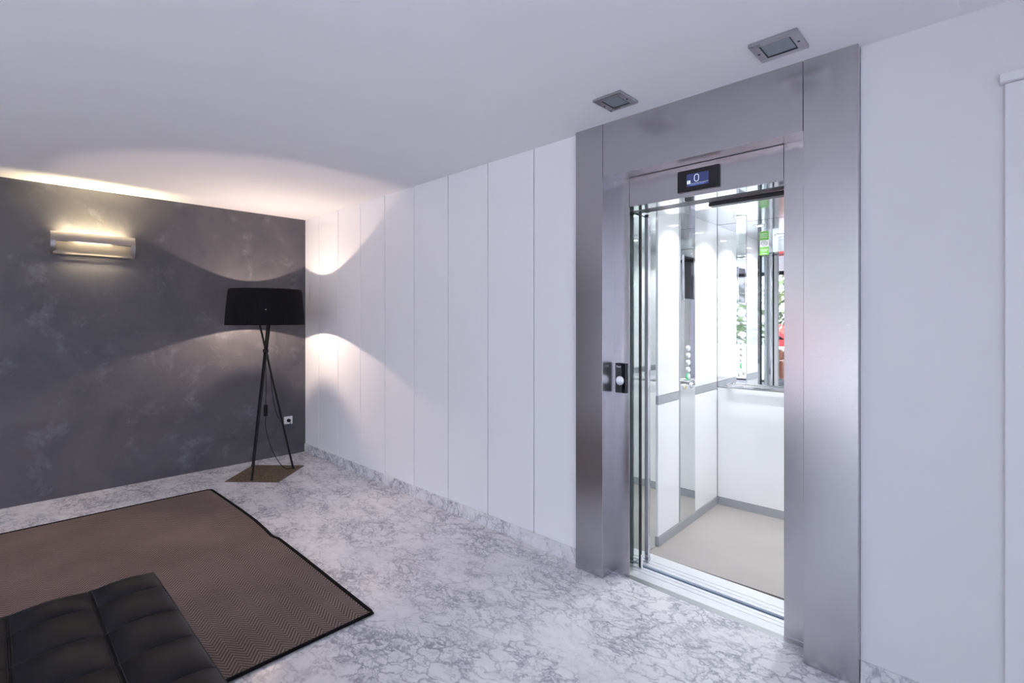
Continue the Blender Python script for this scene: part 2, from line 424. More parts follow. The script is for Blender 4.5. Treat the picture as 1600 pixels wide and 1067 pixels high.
lo = [bm.verts.new((x, y, .003)) for x, y in ((3.70, .0765), (3.858, .0765), (3.786, .197), (3.70, .197))]; hi = [bm.verts.new((v_.co.x, v_.co.y, 2.008)) for v_ in lo]
bm.faces.new(lo[::-1]); bm.faces.new(hi)
for k in range(4): bm.faces.new((lo[k], lo[(k+1) % 4], hi[(k+1) % 4], hi[k]))
obj('jamb_return', bm, M_trimw, E0)  # added white wedge hiding the dark pocket, pale in the cabin mirror
bm = bmesh.new(); box(bm, JX1, 4.746, JY, JY + .02, 0.001, 2.166, bev=.001); box(bm, JX1, 4.734, JY - .004, JY, 0.001, .022); obj('jamb', bm, M_steel, E0)
bm = bmesh.new(); box(bm, JX0 + .002, JX1 - .002, JY, JY + .012, 2.009, 2.164, bev=.001); obj('transom_panel', bm, M_steel, E0)
obj('transom_underside', B(3.62, 4.9, JY + .012, .172, 2.009, 2.02), M_mirror, E0)
obj('door_track', B(3.62, 4.9, .172, .266, 2.013, 2.06), M_dark, E0)
obj('threshold_strip', B(3.767, 4.735, .062, .100, -.02, .002, bev=.001), M_thresh, E0)
bm = bmesh.new()
for a, b in ((.100, .165), (.171, .198), (.204, .224)): box(bm, 3.70, 4.80, a, b, -.02, .001, bev=.001)
box(bm, 3.70, 4.80, .100, .224, -.03, -.012)
tag(obj('landing_sill', bm, M_steel2, E0), 'grooved aluminium sill')
obj('gap_floor', B(3.60, 4.86, .2245, .2615, -.04, -.014), M_shaft, E0)  # plate added in the open gap, its colour standing in for the shade
# glass landing door, slid open to the left
LD = obj('sliding_door', B(3.60, 3.846, .206, .218, .012, 2.005), M_dglass, E0); tag(LD, 'glass door panel slid open, black edge strip')
obj('edge_strip', B(3.845, 3.8555, .204, .222, .004, 2.008, bev=.002), M_black, LD)
obj('guide_shoe', B(3.856, 3.8625, .208, .220, .004, .075, bev=.002), M_plastic, LD)
# floor indicator above the door
DP = obj('display_panel', B(4.146, 4.354, JY - .012, JY, 2.031, 2.138, bev=.002), M_gloss, E0); tag(DP, 'glossy black floor display showing 0')
SY = JY - .0125
obj('screen', B(4.196, 4.305, SY - .0006, SY + .0005, 2.054, 2.115), M_screen, DP)
def ring_stadium(cx, cz, w, h, t, y, n=10):
    bm = bmesh.new(); o, i_ = [], []
    for c, s in ((1, 0), (-1, PI)):
        for k in range(n + 1):
            a = s + PI*k/n
            for L, r in ((o, w/2), (i_, w/2 - t)):
                L.append(bm.verts.new((cx + r*math.cos(a), y, cz + c*(h/2 - w/2) + r*math.sin(a))))
    m = len(o)
    for k in range(m): bm.faces.new((o[k], o[(k+1) % m], i_[(k+1) % m], i_[k]))
    return bm
obj('digit', ring_stadium(4.2455, 2.0915, .024, .037, .0026, SY - .0012), M_digit, DP)
bm = bmesh.new(); box(bm, 4.1975, 4.2145, SY - .0012, SY - .0007, 2.0685, 2.0835, bev=.0002)
obj('arrow_symbol', bm, M_digit, DP)
bm = bmesh.new()
vs = [bm.verts.new(p) for p in ((4.2000, SY - .0016, 2.0800), (4.2045, SY - .0016, 2.0800), (4.2045, SY-.0016, 2.0778), (4.2085, SY - .0016, 2.0735), (4.2120, SY - .0016, 2.0712), (4.2085, SY - .0016, 2.0712), (4.2060, SY - .0016, 2.0728), (4.2020, SY - .0016, 2.0775))]
bm.faces.new(vs); obj('arrow_mark', bm, M_screen, DP)
obj('rule_line', B(4.197, 4.304, SY - .0012, SY - .0008, 2.0655, 2.0664), M_digit, DP)
bm = bmesh.new(); xx = 4.213
for wlen in (7, 3, 5, 1):
    for k in range(wlen):
        hh = random.choice((.0032, .0032, .0045)); box(bm, xx, xx + .0030, SY - .0012, SY - .0008, 2.0575, 2.0575 + hh); xx += .0043
    xx += .0038
obj('small_text', bm, M_digitb, DP)
# call button plate on the left jamb
CP = obj('call_panel', B(3.785, 3.852, JY - .014, JY, .998, 1.161, bev=.003), M_gloss, E0); tag(CP, 'glossy black call plate with round steel button')
bm = bmesh.new(); disc_x(bm, JY - .014, 3.8165, 1.066, .0245, .0245, -.005, 32, axis=1); obj('call_button', bm, M_steel2, CP, smooth=True)
def text(name, body, size, mat, parent, loc, rot):
    cu = bpy.data.curves.new(name, 'FONT'); cu.body = body; cu.size = size; cu.extrude = .0004; cu.align_x = 'CENTER'
    o = bpy.data.objects.new(name, cu); me = bpy.data.meshes.new_from_object(o); bpy.data.objects.remove(o)
    me.materials.append(mat); o = bpy.data.objects.new(name, me); link(o, parent)
    o.location = Vector(loc) - world_loc(parent); o.rotation_euler = rot; return o
text('lettering', 'Enor', .0155, M_plastic, CP, (3.8085, JY - .0146, 1.137), (PI/2, 0, 0))

# ------------------------------------------------------------------ lift car
C0 = thing('elevator_car', 'bright white elevator cabin with mirror and open glass door', 'elevator', (3.765, 1.505, 0))
C0.rotation_euler = (0, 0, math.radians(1.7))     # the car hangs slightly turned against the landing
LX, RXc, BY, CH, FYc = 3.765, 4.79, 1.505, 2.115, .345
obj('cabin_floor', B(3.72, 4.86, .41, 1.56, -.05, 0), M_vinyl, C0)
bm = bmesh.new()
for a, b in ((.262, .288), (.294, .322), (.328, .410)): box(bm, 3.30, 4.86, a, b, -.02, .001, bev=.001)
box(bm, 3.30, 4.86, .262, .41, -.05, -.012)
tag(square(obj('car_sill', bm, M_steel2, C0)), 'grooved aluminium sill')
obj('shell', B(3.62, 4.92, .36, 1.60, CH + .012, CH + .06), M_dark, C0)
# left wall: polished return, glass, control column, glass, grey band, skirting
bm = bmesh.new(); box(bm, 3.66, 3.757, .232, .524, 0.003, 2.006); box(bm, 3.66, 3.757, .42, .524, 2.006, CH); obj('door_return', bm, M_mirror, C0)
def leftpanel(y0, y1):
    for z0, z1 in ((.058, .872), (.928, CH)): obj('wall_panel', B(LX - .012, LX, y0, y1, z0, z1, bev=.0012, seg=1), M_wglass, C0)
    obj('grey_band', B(LX - .012, LX + .001, y0, y1, .874, .926, bev=.0008, seg=1), M_grey, C0)
leftpanel(.525, .826); leftpanel(1.088, 1.500)
obj('column_trim', B(LX - .012, LX + .002, .8275, .8445, .058, CH), M_grey, C0)
K = obj('control_column', B(LX - .012, LX + .001, .846, 1.087, .058, CH, bev=.001, seg=1), M_mirror, C0); tag(K, 'polished steel control column with buttons')
obj('shell', B(LX - .06, LX - .0125, .605, 1.56, 0, CH + .012), M_dark, C0)
kd = obj('control_display', B(LX + .001, LX + .006, .896, 1.052, 1.540, 1.825, bev=.002), M_gloss, K)
bm = bmesh.new()
for q in ((.887, .896, 1.531, 1.834), (1.052, 1.061, 1.531, 1.834), (.896, 1.052, 1.531, 1.540), (.896, 1.052, 1.825, 1.834)): box(bm, LX + .001, LX + .008, *q, bev=.001)
obj('display_bezel', bm, M_chrome, kd)
for k, z in enumerate((1.203, 1.155, 1.107, 1.059, 1.011)):
    bm = bmesh.new(); disc_x(bm, LX + .001, .969, z, .021, .0185, .009); bt = obj('floor_button', bm, M_steel2, K, smooth=True)
    if k == 4:
        bm = bmesh.new(); disc_x(bm, LX + .001, .969, z, .030, .0235, .005); obj('lit_ring', bm, M_greenled, bt, smooth=True); tag(bt, 'button with green lit ring')
for y, m_, nm in ((.909, M_yellow, 'alarm_button'), (1.022, M_chrome, 'door_open_button')):
    bm = bmesh.new(); disc_x(bm, LX + .001, y, .946, .017, .020, .009); bt = obj(nm, bm, M_steel2, K, smooth=True)
    bm = bmesh.new(); disc_x(bm, LX + .010, y, .946, .010, .011, .0012); obj('symbol', bm, m_, bt)
bm = bmesh.new(); box(bm, LX - .012, LX + .006, .5245, BY - .006, .0, .056, bev=.001); obj('skirting', bm, M_grey, C0)
obj('skirting', B(LX + .006, RXc, BY - .006, BY, .0, .056, bev=.001), M_grey, C0)
# back wall: white lower panel, mirror above, handrail
obj('wall_panel', B(LX + .001, RXc, BY, BY + .012, .058, .884, bev=.001, seg=1), M_wglass, C0)
obj('mirror', B(LX + .001, RXc, BY, BY + .012, .889, CH, bev=.001, seg=1), M_mglass, C0)
obj('shell', B(LX - .012, RXc + .05, BY + .0125, BY + .06, 0, CH + .012), M_dark, C0)
bm = bmesh.new()
def railpath(y, z): return bezier([(3.868, BY, z), (3.855, BY - .025, z), (3.868, y + .006, z), (3.905, y, z), (4.3, y, z), (4.70, y, z), (4.735, y + .006, z), (4.748, BY - .025, z), (4.735, BY, z)], 6)
tube(bm, railpath(BY - .055, .909), .017, 14); obj('handrail', bm, M_chrome, C0, smooth=True)
# right wall and front returns
for z0, z1 in ((.066, .868), (.924, CH)): obj('wall_panel', B(RXc, RXc + .012, FYc + .2, BY, z0, z1, bev=.001, seg=1), M_wglass, C0)
obj('grey_band', B(RXc - .001, RXc + .012, FYc + .2, BY, .870, .922), M_grey, C0)
obj('skirting', B(RXc - .006, RXc, FYc + .2, BY - .006, 0, .065), M_grey, C0)
obj('door_return', B(4.66, RXc + .012, FYc, FYc + .2, 0.001, CH), M_mirror, C0)
obj('shell', B(RXc + .0125, RXc + .06, FYc, 1.56, 0, CH + .012), M_dark, C0)
bm = bmesh.new(); box(bm, 3.30, 4.86, .268, .41, 2.010, 2.022); box(bm, 3.745, 4.66, .398, .41, 2.022, CH); square(obj('door_header', bm, M_mirror, C0))
square(obj('hanger_track', B(4.21, 4.86, .282, .330, 1.992, 2.009, bev=.002), M_dark, C0))
# mirrored ceiling with round LED spots
CP0 = obj('ceiling_panel', B(3.745, RXc, .41, BY, CH, CH + .011), M_ceilsteel, C0)
spots = [(4.00, 1.28), (4.57, 1.28), (4.00, .72), (4.57, .72)]
for (x, y) in spots:
    bm = bmesh.new(); lathe(bm, [(.024, CH - .003), (.032, CH - .006), (.044, CH - .004), (.046, CH), (.024, CH)], x, y, 32, closed=True)
    sp = obj('spotlight', bm, M_chrome, CP0, smooth=True)
    bm = bmesh.new(); lathe(bm, [(.0001, CH - .004), (.024, CH - .004), (.024, CH - .001)], x, y, 24); obj('led_lens', bm, M_led, sp)
    l = bpy.data.lights.new('cabin_spot', 'AREA'); l.shape = 'DISK'; l.size = .05; l.energy = 1.5; l.spread = 2.0; l.color = (.95, .97, 1.0)
    o = bpy.data.objects.new('cabin_spot', l); link(o); o.location = (x, y, CH - .012)
# glass car door slid to the left, chrome leading stile
CD = obj('sliding_door', B(3.797, 3.836, .299, .309, .012, 2.0), M_dglass, C0); square(CD); tag(CD, 'glass inner door slid open, steel edge')
bm = bmesh.new(); box(bm, 3.834, 3.858, .292, .303, .004, 2.006, bev=.003); box(bm, 3.834, 3.858, .306, .317, .004, 2.006, bev=.003); box(bm, 3.832, 3.852, .294, .315, .004, 2.004)
obj('door_stile', bm, M_chrome, CD)
# green and white sticker and a white notice
S = obj('sticker', B(4.067, 4.127, BY - .001, BY - .0003, 1.860, 2.030), M_plastic, C0); tag(S, 'green and white sticker on mirror')
bm = bmesh.new(); box(bm, 4.067, 4.127, BY - .0016, BY - .001, 1.860, 1.918); obj('printed_band', bm, M_green, S)
obj('printed_band', B(4.067, 4.127, BY - .0016, BY - .001, 1.968, 2.030), M_green, S)
for z, a, b in ((1.898, 4.072, 4.122), (1.887, 4.076, 4.118), (1.868, 4.080, 4.114), (2.010, 4.072, 4.120), (1.997, 4.074, 4.122), (1.984, 4.072, 4.118)):
    x = a; bm = bmesh.new()
    while x < b: 
        w = random.uniform(.003, .006); box(bm, x, min(x + w, b), BY - .002, BY - .0016, z, z + .005); x += w + .002
    obj('text_line', bm, M_plastic, S)
bm = bmesh.new(); tube(bm, [(4.097 + .019*math.cos(2*PI*k/20), BY - .0015, 1.943 + .018*math.sin(2*PI*k/20)) for k in range(20)], .0011, 6, closed=True)
for z in (1.938, 1.945, 1.951): tube(bm, [(4.088, BY - .0015, z), (4.106, BY - .0015, z)], .0007, 5)
obj('round_emblem', bm, M_dark, S)
NT = obj('notice', B(4.17, 4.42, .415, .4165, 2.026, 2.106), M_plastic, C0); tag(NT, 'white notice above the door')
obj('printed_band', B(4.19, 4.32, .4165, .417, 2.034, 2.044), M_green, NT)

# ------------------------------------------------------------------ recessed ceiling lamps in front of the lift (switched off)
def ceiling_lamp(cx, cy, sx, label):
    t = thing('ceiling_spotlight', label, 'ceiling light', (cx, cy, H), 'recessed ceiling lights above the elevator')
    hx, hy = .080 * sx, .080; z0 = H - .014
    bm = bmesh.new()
    for q in ((-hx, hx, -hy, -hy + .024), (-hx, hx, hy - .024, hy), (-hx, -hx + .030, -hy + .024, hy - .024), (hx - .030, hx, -hy + .024, hy - .024)):
        box(bm, cx + q[0], cx + q[1], cy + q[2], cy + q[3], z0, H - .001, bev=.0012, seg=1)
    obj('lamp_frame', bm, M_lampsteel, t)
    bm = bmesh.new()
    ix, iy = hx - .030, hy - .024
    for q in ((-ix, ix, -iy, -iy + .004), (-ix, ix, iy - .004, iy), (-ix, -ix + .004, -iy + .004, iy - .004), (ix - .004, ix, -iy + .004, iy - .004)):
        box(bm, cx + q[0], cx + q[1], cy + q[2], cy + q[3], z0 + .002, H - .001)
    obj('gasket', bm, M_black, t)
    obj('lamp_glass', B(cx - ix + .004, cx + ix - .004, cy - iy + .004, cy + iy - .004, z0 + .005, H - .001), M_frost, t)
    for s in (-1, 1):
        bm = bmesh.new(); lathe(bm, [(.0001, z0 - .002), (.0045, z0 - .0015), (.005, z0)], cx + s*(hx - .015), cy, 14); obj('screw', bm, M_hole, t)
ceiling_lamp(3.983, -.252, .96, 'square unlit ceiling light above the left post of the elevator')
ceiling_lamp(4.700, -.240, 1.06, 'square unlit ceiling light above the right post of the elevator')

# ------------------------------------------------------------------ wall sconce
SC = thing('wall_sconce', 'aluminium wall light with lit slot on the dark plaster wall', 'wall light', (0, -1.745, 1.98))
y0, y1, zb, zt = -2.010, -1.482, 1.902, 2.082
def sec(t):   # profile of the curved front sheet, t in 0..1 bottom to top
    a = -1 + 2*t; return (.094 - .030*a*a + .012*t, zb + (zt - zb)*t)
N = 20
ts = [i/N for i in range(N+1)]
bm = bmesh.new()
sy0, sy1 = -1.982, -1.512; t0, t1 = .085, .60
def strip(ya, yb, ta, tb, n):
    g = []
    for i in range(n+1):
        x, z = sec(ta + (tb-ta)*i/n); g.append([bm.verts.new(p) for p in ((x, ya, z), (x, yb, z), (x - .003, ya, z), (x - .003, yb, z))])
    for A, C in zip(g, g[1:]):
        bm.faces.new((A[0], A[1], C[1], C[0])); bm.faces.new((A[3], A[2], C[2], C[3])); bm.faces.new((A[2], A[0], C[0], C[2])); bm.faces.new((A[1], A[3], C[3], C[1]))
    for E_ in (g[0], g[-1]): bm.faces.new((E_[0], E_[2], E_[3], E_[1]))
strip(y0, y1, t1, 1, 10); strip(y0, y1, 0, t0, 4); strip(y0, sy0, t0, t1, 8); strip(sy1, y1, t0, t1, 8)
obj('front_sheet', bm, M_sconce, SC, smooth=True)
bm = bmesh.new()
box(bm, .0, .010, -1.90, -1.59, 1.93, 2.05); box(bm, .010, .055, -1.78, -1.71, 1.945, 1.955); obj('back_plate', bm, M_sconce, SC)
# inner curved reflector seen through the slot, shields the room from the tube
bm = bmesh.new(); g = []
for i in range(15):
    a = i/14; x = .084 - .052*a**1.6; z = 1.908 + .104*a
    g.append([bm.verts.new((x, y, z)) for y in (sy0 - .012, sy1 + .012)])
for A, C in zip(g, g[1:]): bm.faces.new((A[0], A[1], C[1], C[0]))
bmesh.ops.solidify(bm, geom=bm.faces[:], thickness=.002)
obj('inner_reflector', bm, M_warmrefl, SC, smooth=True)
bm = bmesh.new(); box(bm, .008, .064, sy0 - .014, sy0 - .011, 1.92, 2.0); obj('end_cap', bm, M_sconce, SC)
obj('end_cap', B(.008, .064, sy1 + .011, sy1 + .014, 1.92, 2.0), M_sconce, SC)
bm = bmesh.new(); tube(bm, [(.045, -1.86, 2.030), (.045, -1.63, 2.030)], .005, 10); obj('lamp_tube', bm, M_bulb, SC)
area_light('sconce_light_up', (.042, -1.745, 2.040), (PI, 0, PI/2), .42, .02, 2.9, (1, .80, .46), spread=2.2)
area_light('sconce_light_slot', (.078, -1.745, 2.012), (0, math.radians(25), 0), .006, .40, .045, (1, .82, .52))
area_light('sconce_light_down', (.061, -1.745, 1.925), (0, 0, PI/2), .34, .010, 1.1, (1, .82, .54))
obj('wall_shield', B(.002, .047, -1.96, -1.53, 1.905, 1.909), M_sconce, SC)  # shelf added to keep the downlight off the wall just below

# ------------------------------------------------------------------ floor lamp on its mat
LXc, LYc = .460, -.570
mt = bmesh.new(); q = [(.504, -.925), (.855, -.611), (.520, -.240), (.155, -.576)]
lo = [mt.verts.new((*p, .0005)) for p in q]; hi = [mt.verts.new((*p, .005)) for p in q]
mt.faces.new(lo[::-1]); mt.faces.new(hi)
for k in range(4): mt.faces.new((lo[k], lo[(k+1) % 4], hi[(k+1) % 4], hi[k]))
tag(obj('floor_mat', mt, M_mat), 'small speckled brown square mat under the floor lamp', 'mat')
FL = thing('floor_lamp', 'tall black tripod floor lamp with pleated drum shade in the corner', 'floor lamp', (LXc, LYc, .005))
ZC, ZT, ZB = 1.112, 1.672, 1.350
# pleated shade
bm = bmesh.new(); n = 360
def shade_ring(r, z, amp): return [bm.verts.new((LXc + (r + amp*abs(math.sin(k*PI/4)))*math.cos(2*PI*k/n), LYc + (r + amp*abs(math.sin(k*PI/4)))*math.sin(2*PI*k/n), z)) for k in range(n)]
prof = [(.297, ZB + .0, 0), (.330, ZB, 0), (.3325, ZB + .006, .0), (.3295, ZB + .008, .0025), (.3205, ZB + .14, .0025), (.3045, ZT - .014, .0025), (.3055, ZT - .012, 0), (.3035, ZT, 0), (.297, ZT, 0)]
prof[0] = (.326, ZB, 0); prof[-1] = (.299, ZT, 0)
rings = [shade_ring(*p) for p in prof]
for A, C in list(zip(rings, rings[1:])) + [(rings[-1], rings[0])]:
    for k in range(n): bm.faces.new((A[k], A[(k+1) % n], C[(k+1) % n], C[k]))
obj('lamp_shade', bm, M_shade, FL)
bm = bmesh.new()
lathe(bm, [(.0001, ZB + .024), (.079, ZB + .024), (.079, ZB + .028), (.0001, ZB + .028)], LXc, LYc, 40)
for k in range(3):
    a = 2*PI*k/3 + .5; tube(bm, [(LXc + .079*math.cos(a), LYc + .079*math.sin(a), ZB + .026), (LXc + .327*math.cos(a), LYc + .327*math.sin(a), ZB + .012)], .0018, 6)
obj('shade_carrier', bm, M_lampm, FL)
bm = bmesh.new(); lathe(bm, [(.016, ZB + .028), (.018, ZB + .07), (.014, ZB + .085)], LXc, LYc, 20); obj('lamp_socket', bm, M_lampm, FL)
v = (CAM - Vector((LXc, LYc, 1.4))); v.z = 0; v.normalize()
bm = bmesh.new(); bmesh.ops.create_icosphere(bm, subdivisions=2, radius=.0042, matrix=Matrix.Translation((LXc + v.x*.323, LYc + v.y*.323, 1.485))); obj('shade_pin', bm, M_plastic, FL)  # small pale dot on the side facing the camera
feet = [(.630, -.756), (.554, -.360), (.199, -.587)]
for fx, fy in feet:
    dx, dy = fx - LXc, fy - LYc; L = math.hypot(dx, dy); ox, oy = -dy/L*.0085, dx/L*.0085
    k = (ZB + .024 - ZC)/ZC
    a = Vector((LXc + dx + ox, LYc + dy + oy, .010)); b = Vector((LXc - dx*k + ox, LYc - dy*k + oy, ZB + .024))
    lg = obj('leg', T([a, b], .0088, 12), M_lampm, FL, smooth=True)
    bm = bmesh.new(); lathe(bm, [(.012, .0055), (.012, .012), (.009, .022)], a.x, a.y, 14); obj('foot', bm, M_lampm, lg)
bm = bmesh.new(); lathe(bm, [(.0215, ZC - .016), (.0245, ZC - .010), (.0245, ZC + .010), (.0215, ZC + .016)], LXc, LYc, 24)
tube(bm, [(LXc - .03, LYc + .028, ZC), (LXc + .03, LYc - .028, ZC)], .005, 8); obj('leg_clamp', bm, M_lampm, FL, smooth=True)
c1 = bezier([(LXc + .004, LYc, ZC - .02), (LXc + .003, LYc + .002, .80), (LXc, LYc, .625), (LXc, LYc, .50), (LXc - .004, LYc + .002, .40), (LXc + .018, LYc + .040, .22), (LXc + .045, LYc + .095, .09), (LXc + .070, LYc + .14, .022), (LXc + .082, LYc + .175, .0095), (LXc + .084, LYc + .200, .0095)], 6)
pc = obj('power_cord', T(c1, .0032, 8), M_cord, FL, smooth=True)
bm = bmesh.new(); box(bm, LXc - .019, LXc + .019, LYc - .014, LYc + .014, .512, .618, bev=.008, seg=3); sw = obj('dimmer_switch', bm, M_lampm, pc, smooth=True)
bm = bmesh.new(); box(bm, LXc + .006, LXc + .0215, LYc - .016, LYc - .004, .545, .585, bev=.003); obj('slider', bm, M_cord, sw)
c2 = bezier([(LXc + .010, LYc + .012, ZC - .02)] + [(LXc - .46*t, LYc + .39*t, z) for t, z in ((.13, 1.02), (.22, .82), (.34, .600), (.51, .450), (.74, .352))] + [(.055, -.182, .325), (.034, -.181, .352)], 6)
obj('power_cord', T(c2, .0032, 8), M_cord, FL, smooth=True)
bm = bmesh.new(); tube(bm, [(.006, -.181, .3555), (.030, -.181, .3555), (.040, -.181, .350)], [.0185, .0165, .008], 20); obj('plug', bm, M_cord, FL, smooth=True)
l = bpy.data.lights.new('floor_lamp_bulb', 'POINT'); l.energy = 15; l.color = (1, .76, .62); l.shadow_soft_size = .012
o = bpy.data.objects.new('floor_lamp_bulb', l); link(o); o.location = (LXc, LYc, 1.476)
OT = obj('wall_outlet', B(.0005, .011, -.224, -.138, .314, .397, bev=.003), M_plastic); tag(OT, 'white wall outlet with black plug on the dark wall beside the lamp', 'outlet')
bm = bmesh.new(); tube(bm, [(.0112, -.181 + .0285*math.cos(2*PI*k/28), .3555 + .0285*math.sin(2*PI*k/28)) for k in range(28)], .002, 8, closed=True); obj('socket_rim', bm, M_plastic, OT, smooth=True)

# ------------------------------------------------------------------ herringbone rug
rx0, rx1, ry0, ry1 = .645, 3.170, -3.9, -1.068
edge = [(.645, -1.066), (1.0, -1.057), (1.302, -1.050), (1.592, -1.049), (1.80, -1.058), (1.94, -1.069), (2.0, -1.068), (2.023, -1.057), (2.09, -1.053), (2.417, -1.056), (2.742, -1.062), (3.0, -1.066), (3.172, -1.069)]
def ey(x):
    for (a, ya), (b, yb) in zip(edge, edge[1:]):
        if a <= x <= b: return ya + (yb - ya)*(x - a)/(b - a)
    return edge[-1][1]
bm = bmesh.new(); xs = [rx0 + (rx1 - rx0)*i/90 for i in range(91)]
def rz(x, y): return .0085 + .007*math.exp(-((x - 2.0 + .25*(y + 1.06))/.05)**2)*math.exp(-((y + 1.06)/.35)**2)
cols = []
for x in xs:
    ys = [ry0 + (ey(x) - ry0)*j/24 for j in range(21)] + [ey(x) - .25 + .25*j/6 for j in range(7)]
    ys = sorted(set(round(v_, 5) for v_ in ys))
    cols.append(ys)
nj = min(len(c) for c in cols)
g = [[bm.verts.new((x, ys[j], rz(x, ys[j]))) for j in range(nj)] for x, ys in zip(xs, [c[:nj-1] + [c[-1]] for c in cols])]
for A, C in zip(g, g[1:]):
    for j in range(nj - 1): bm.faces.new((A[j], C[j], C[j+1], A[j+1]))
ex = bmesh.ops.extrude_face_region(bm, geom=bm.faces[:])
for v_ in ex['geom']:
    if isinstance(v_, bmesh.types.BMVert): v_.co.z = .001
rug = obj('area_rug', bm, M_rug); tag(rug, 'large brown herringbone rug with black binding on the marble floor', 'rug')
bm = bmesh.new()
path = [(x, ey(x) - .006, rz(x, ey(x)) - .001) for x in xs]
path = [(rx0 + .004, ry0, .0075), (rx0 + .004, -2.5, .0075), (rx0 + .004, ey(rx0) - .03, .0075)] + path[1:-1] + [(rx1 - .004, ey(rx1) - .006, .0075), (rx1 - .004, -1.69, .0075), (rx1 - .004, -2.5, .0075), (rx1 - .004, ry0, .0075)]
# flat folded tape along the edge
def tape(path, w, h):
    P = [Vector(p) for p in path]; G = []
    for i, p in enumerate(P):
        a = P[max(i-1, 0)]; b = P[min(i+1, len(P)-1)]; t = (b - a); t.z = 0; t.normalize(); s = Vector((-t.y, t.x, 0))
        G.append([bm.verts.new(p + s*(w*math.cos(k*PI/4)) + Vector((0, 0, max(h*math.sin(k*PI/4), -p.z + .0012)))) for k in range(8)])
    for A, C in zip(G, G[1:]):
        for k in range(8): bm.faces.new((A[k], A[(k+1) % 8], C[(k+1) % 8], C[k]))
    bm.faces.new(G[0]); bm.faces.new(G[-1][::-1])
tape(path, .0115, .005)
obj('rug_binding', bm, M_binding, rug, smooth=True)

# ------------------------------------------------------------------ tufted black leather bench
BN = thing('leather_bench', 'low tufted black leather bench standing on the brown rug', 'bench', (3.43, -2.80, 0))
bx0, by1 = 2.922, -1.893
xl = [bx0, 3.082, 3.289, 3.496, 3.703, 3.910, 4.070]       # cross welts
yl = [by1, -2.088, -2.300, -2.512, -2.724, -2.936, -3.148, -3.360, -3.572, -3.77]   # lengthwise double seams
def loc1(L, v, sgn):
    for a, b in zip(L, L[1:]):
        lo_, hi_ = min(a, b), max(a, b)
        if lo_ <= v <= hi_: return (v - lo_)/(hi_ - lo_)
    return 0
TOP = .412
def samples(L):
    out = []
    for a, b in zip(L, L[1:]):
        for k in range(14):
            t = k/14; out.append(a + (b - a)*(.5 - .5*math.cos(PI*t)) )
    out.append(L[-1]); return out
bm = bmesh.new()
sxs = samples(xl); sys_ = samples(yl)
def bh2(x, y):
    u, w = loc1(xl, x, 1), loc1(yl, y, 1)
    su = max(math.sin(PI*u), 0)**.6; sw_ = max(math.sin(PI*w), 0)**.5
    d_x = min(x - xl[0], xl[-1] - x)
    e_ = min(1, d_x/.09)**.55
    return TOP - .004 + sw_*(.012*e_ + .022*su)
g = [[bm.verts.new((x, y, bh2(x, y))) for y in sys_] for x in sxs]
for A, C in zip(g, g[1:]):
    for j in range(len(sys_) - 1): bm.faces.new((A[j], A[j+1], C[j+1], C[j]))
# sides of the cushion
bnd = [g[i][0] for i in range(len(sxs))] + [g[-1][j] for j in range(1, len(sys_))] + [g[i][-1] for i in range(len(sxs) - 2, -1, -1)] + [g[0][j] for j in range(len(sys_) - 2, 0, -1)]
prev = bnd
cxm, cym = (xl[0] + xl[-1])/2, (yl[0] + yl[-1])/2
for off, z in ((.006, TOP - .055), (.006, TOP - .100), (-.004, TOP - .125)):
    nx = []
    for v_ in bnd:
        sx_ = 1 if abs(v_.co.x - xl[-1]) < 1e-6 else (-1 if abs(v_.co.x - xl[0]) < 1e-6 else 0)
        sy_ = 1 if abs(v_.co.y - yl[0]) < 1e-6 else (-1 if abs(v_.co.y - yl[-1]) < 1e-6 else 0)
        nx.append(bm.verts.new((v_.co.x + sx_*off, v_.co.y + sy_*off, z)))
    for k in range(len(bnd)): bm.faces.new((prev[k], prev[(k+1) % len(bnd)], nx[(k+1) % len(bnd)], nx[k]))
    prev = nx
bm.faces.new(prev)
CU = obj('cushion', bm, M_leather, BN, smooth='all')
bm = bmesh.new()
for y in yl[1:-1]:
    for s in (-.006, .006): tube(bm, [(x, y + s, bh2(x, y + s) + .0002) for x in sxs], .0016, 6)
obj('double_seam', bm, M_stitch, CU, smooth=True)
bm = bmesh.new()
for x in xl[1:-1]:
    tube(bm, [(x, y, bh2(x, y) + .0002) for y in sys_], .0018, 6)
obj('cross_seam', bm, M_stitch, CU, smooth=True)
bm = bmesh.new()
r_ = [(xl[0] - .001, yl[0] + .001), (xl[-1] + .001, yl[0] + .001), (xl[-1] + .001, yl[-1] - .001), (xl[0] - .001, yl[-1] - .001)]
rim = []
for (ax, ay), (bx_, by_) in zip(r_, r_[1:] + r_[:1]):
    for k in range(24):
        t = k/24; x, y = ax + (bx_ - ax)*t, ay + (by_ - ay)*t
        rim.append((x, y, bh2(min(max(x, xl[0]), xl[-1]), min(max(y, yl[-1]), yl[0])) - .004))
tube(bm, rim, .0048, 8, closed=True); obj('edge_piping', bm, M_stitch, CU, smooth=True)
bm = bmesh.new()
for q in ((xl[0] + .03, xl[-1] - .03, yl[0] - .07, yl[0] - .03), (xl[0] + .03, xl[-1] - .03, yl[-1] + .03, yl[-1] + .07), (xl[0] + .03, xl[0] + .07, yl[-1] + .07, yl[0] - .07), (xl[-1] - .07, xl[-1] - .03, yl[-1] + .07, yl[0] - .07)):
    box(bm, *q, .225, .286, bev=.004)
for k in range(5):
    y = yl[-1] + .25 + k*.34; box(bm, xl[0] + .07, xl[-1] - .07, y, y + .05, .278, .286)
obj('frame', bm, M_dark, BN)
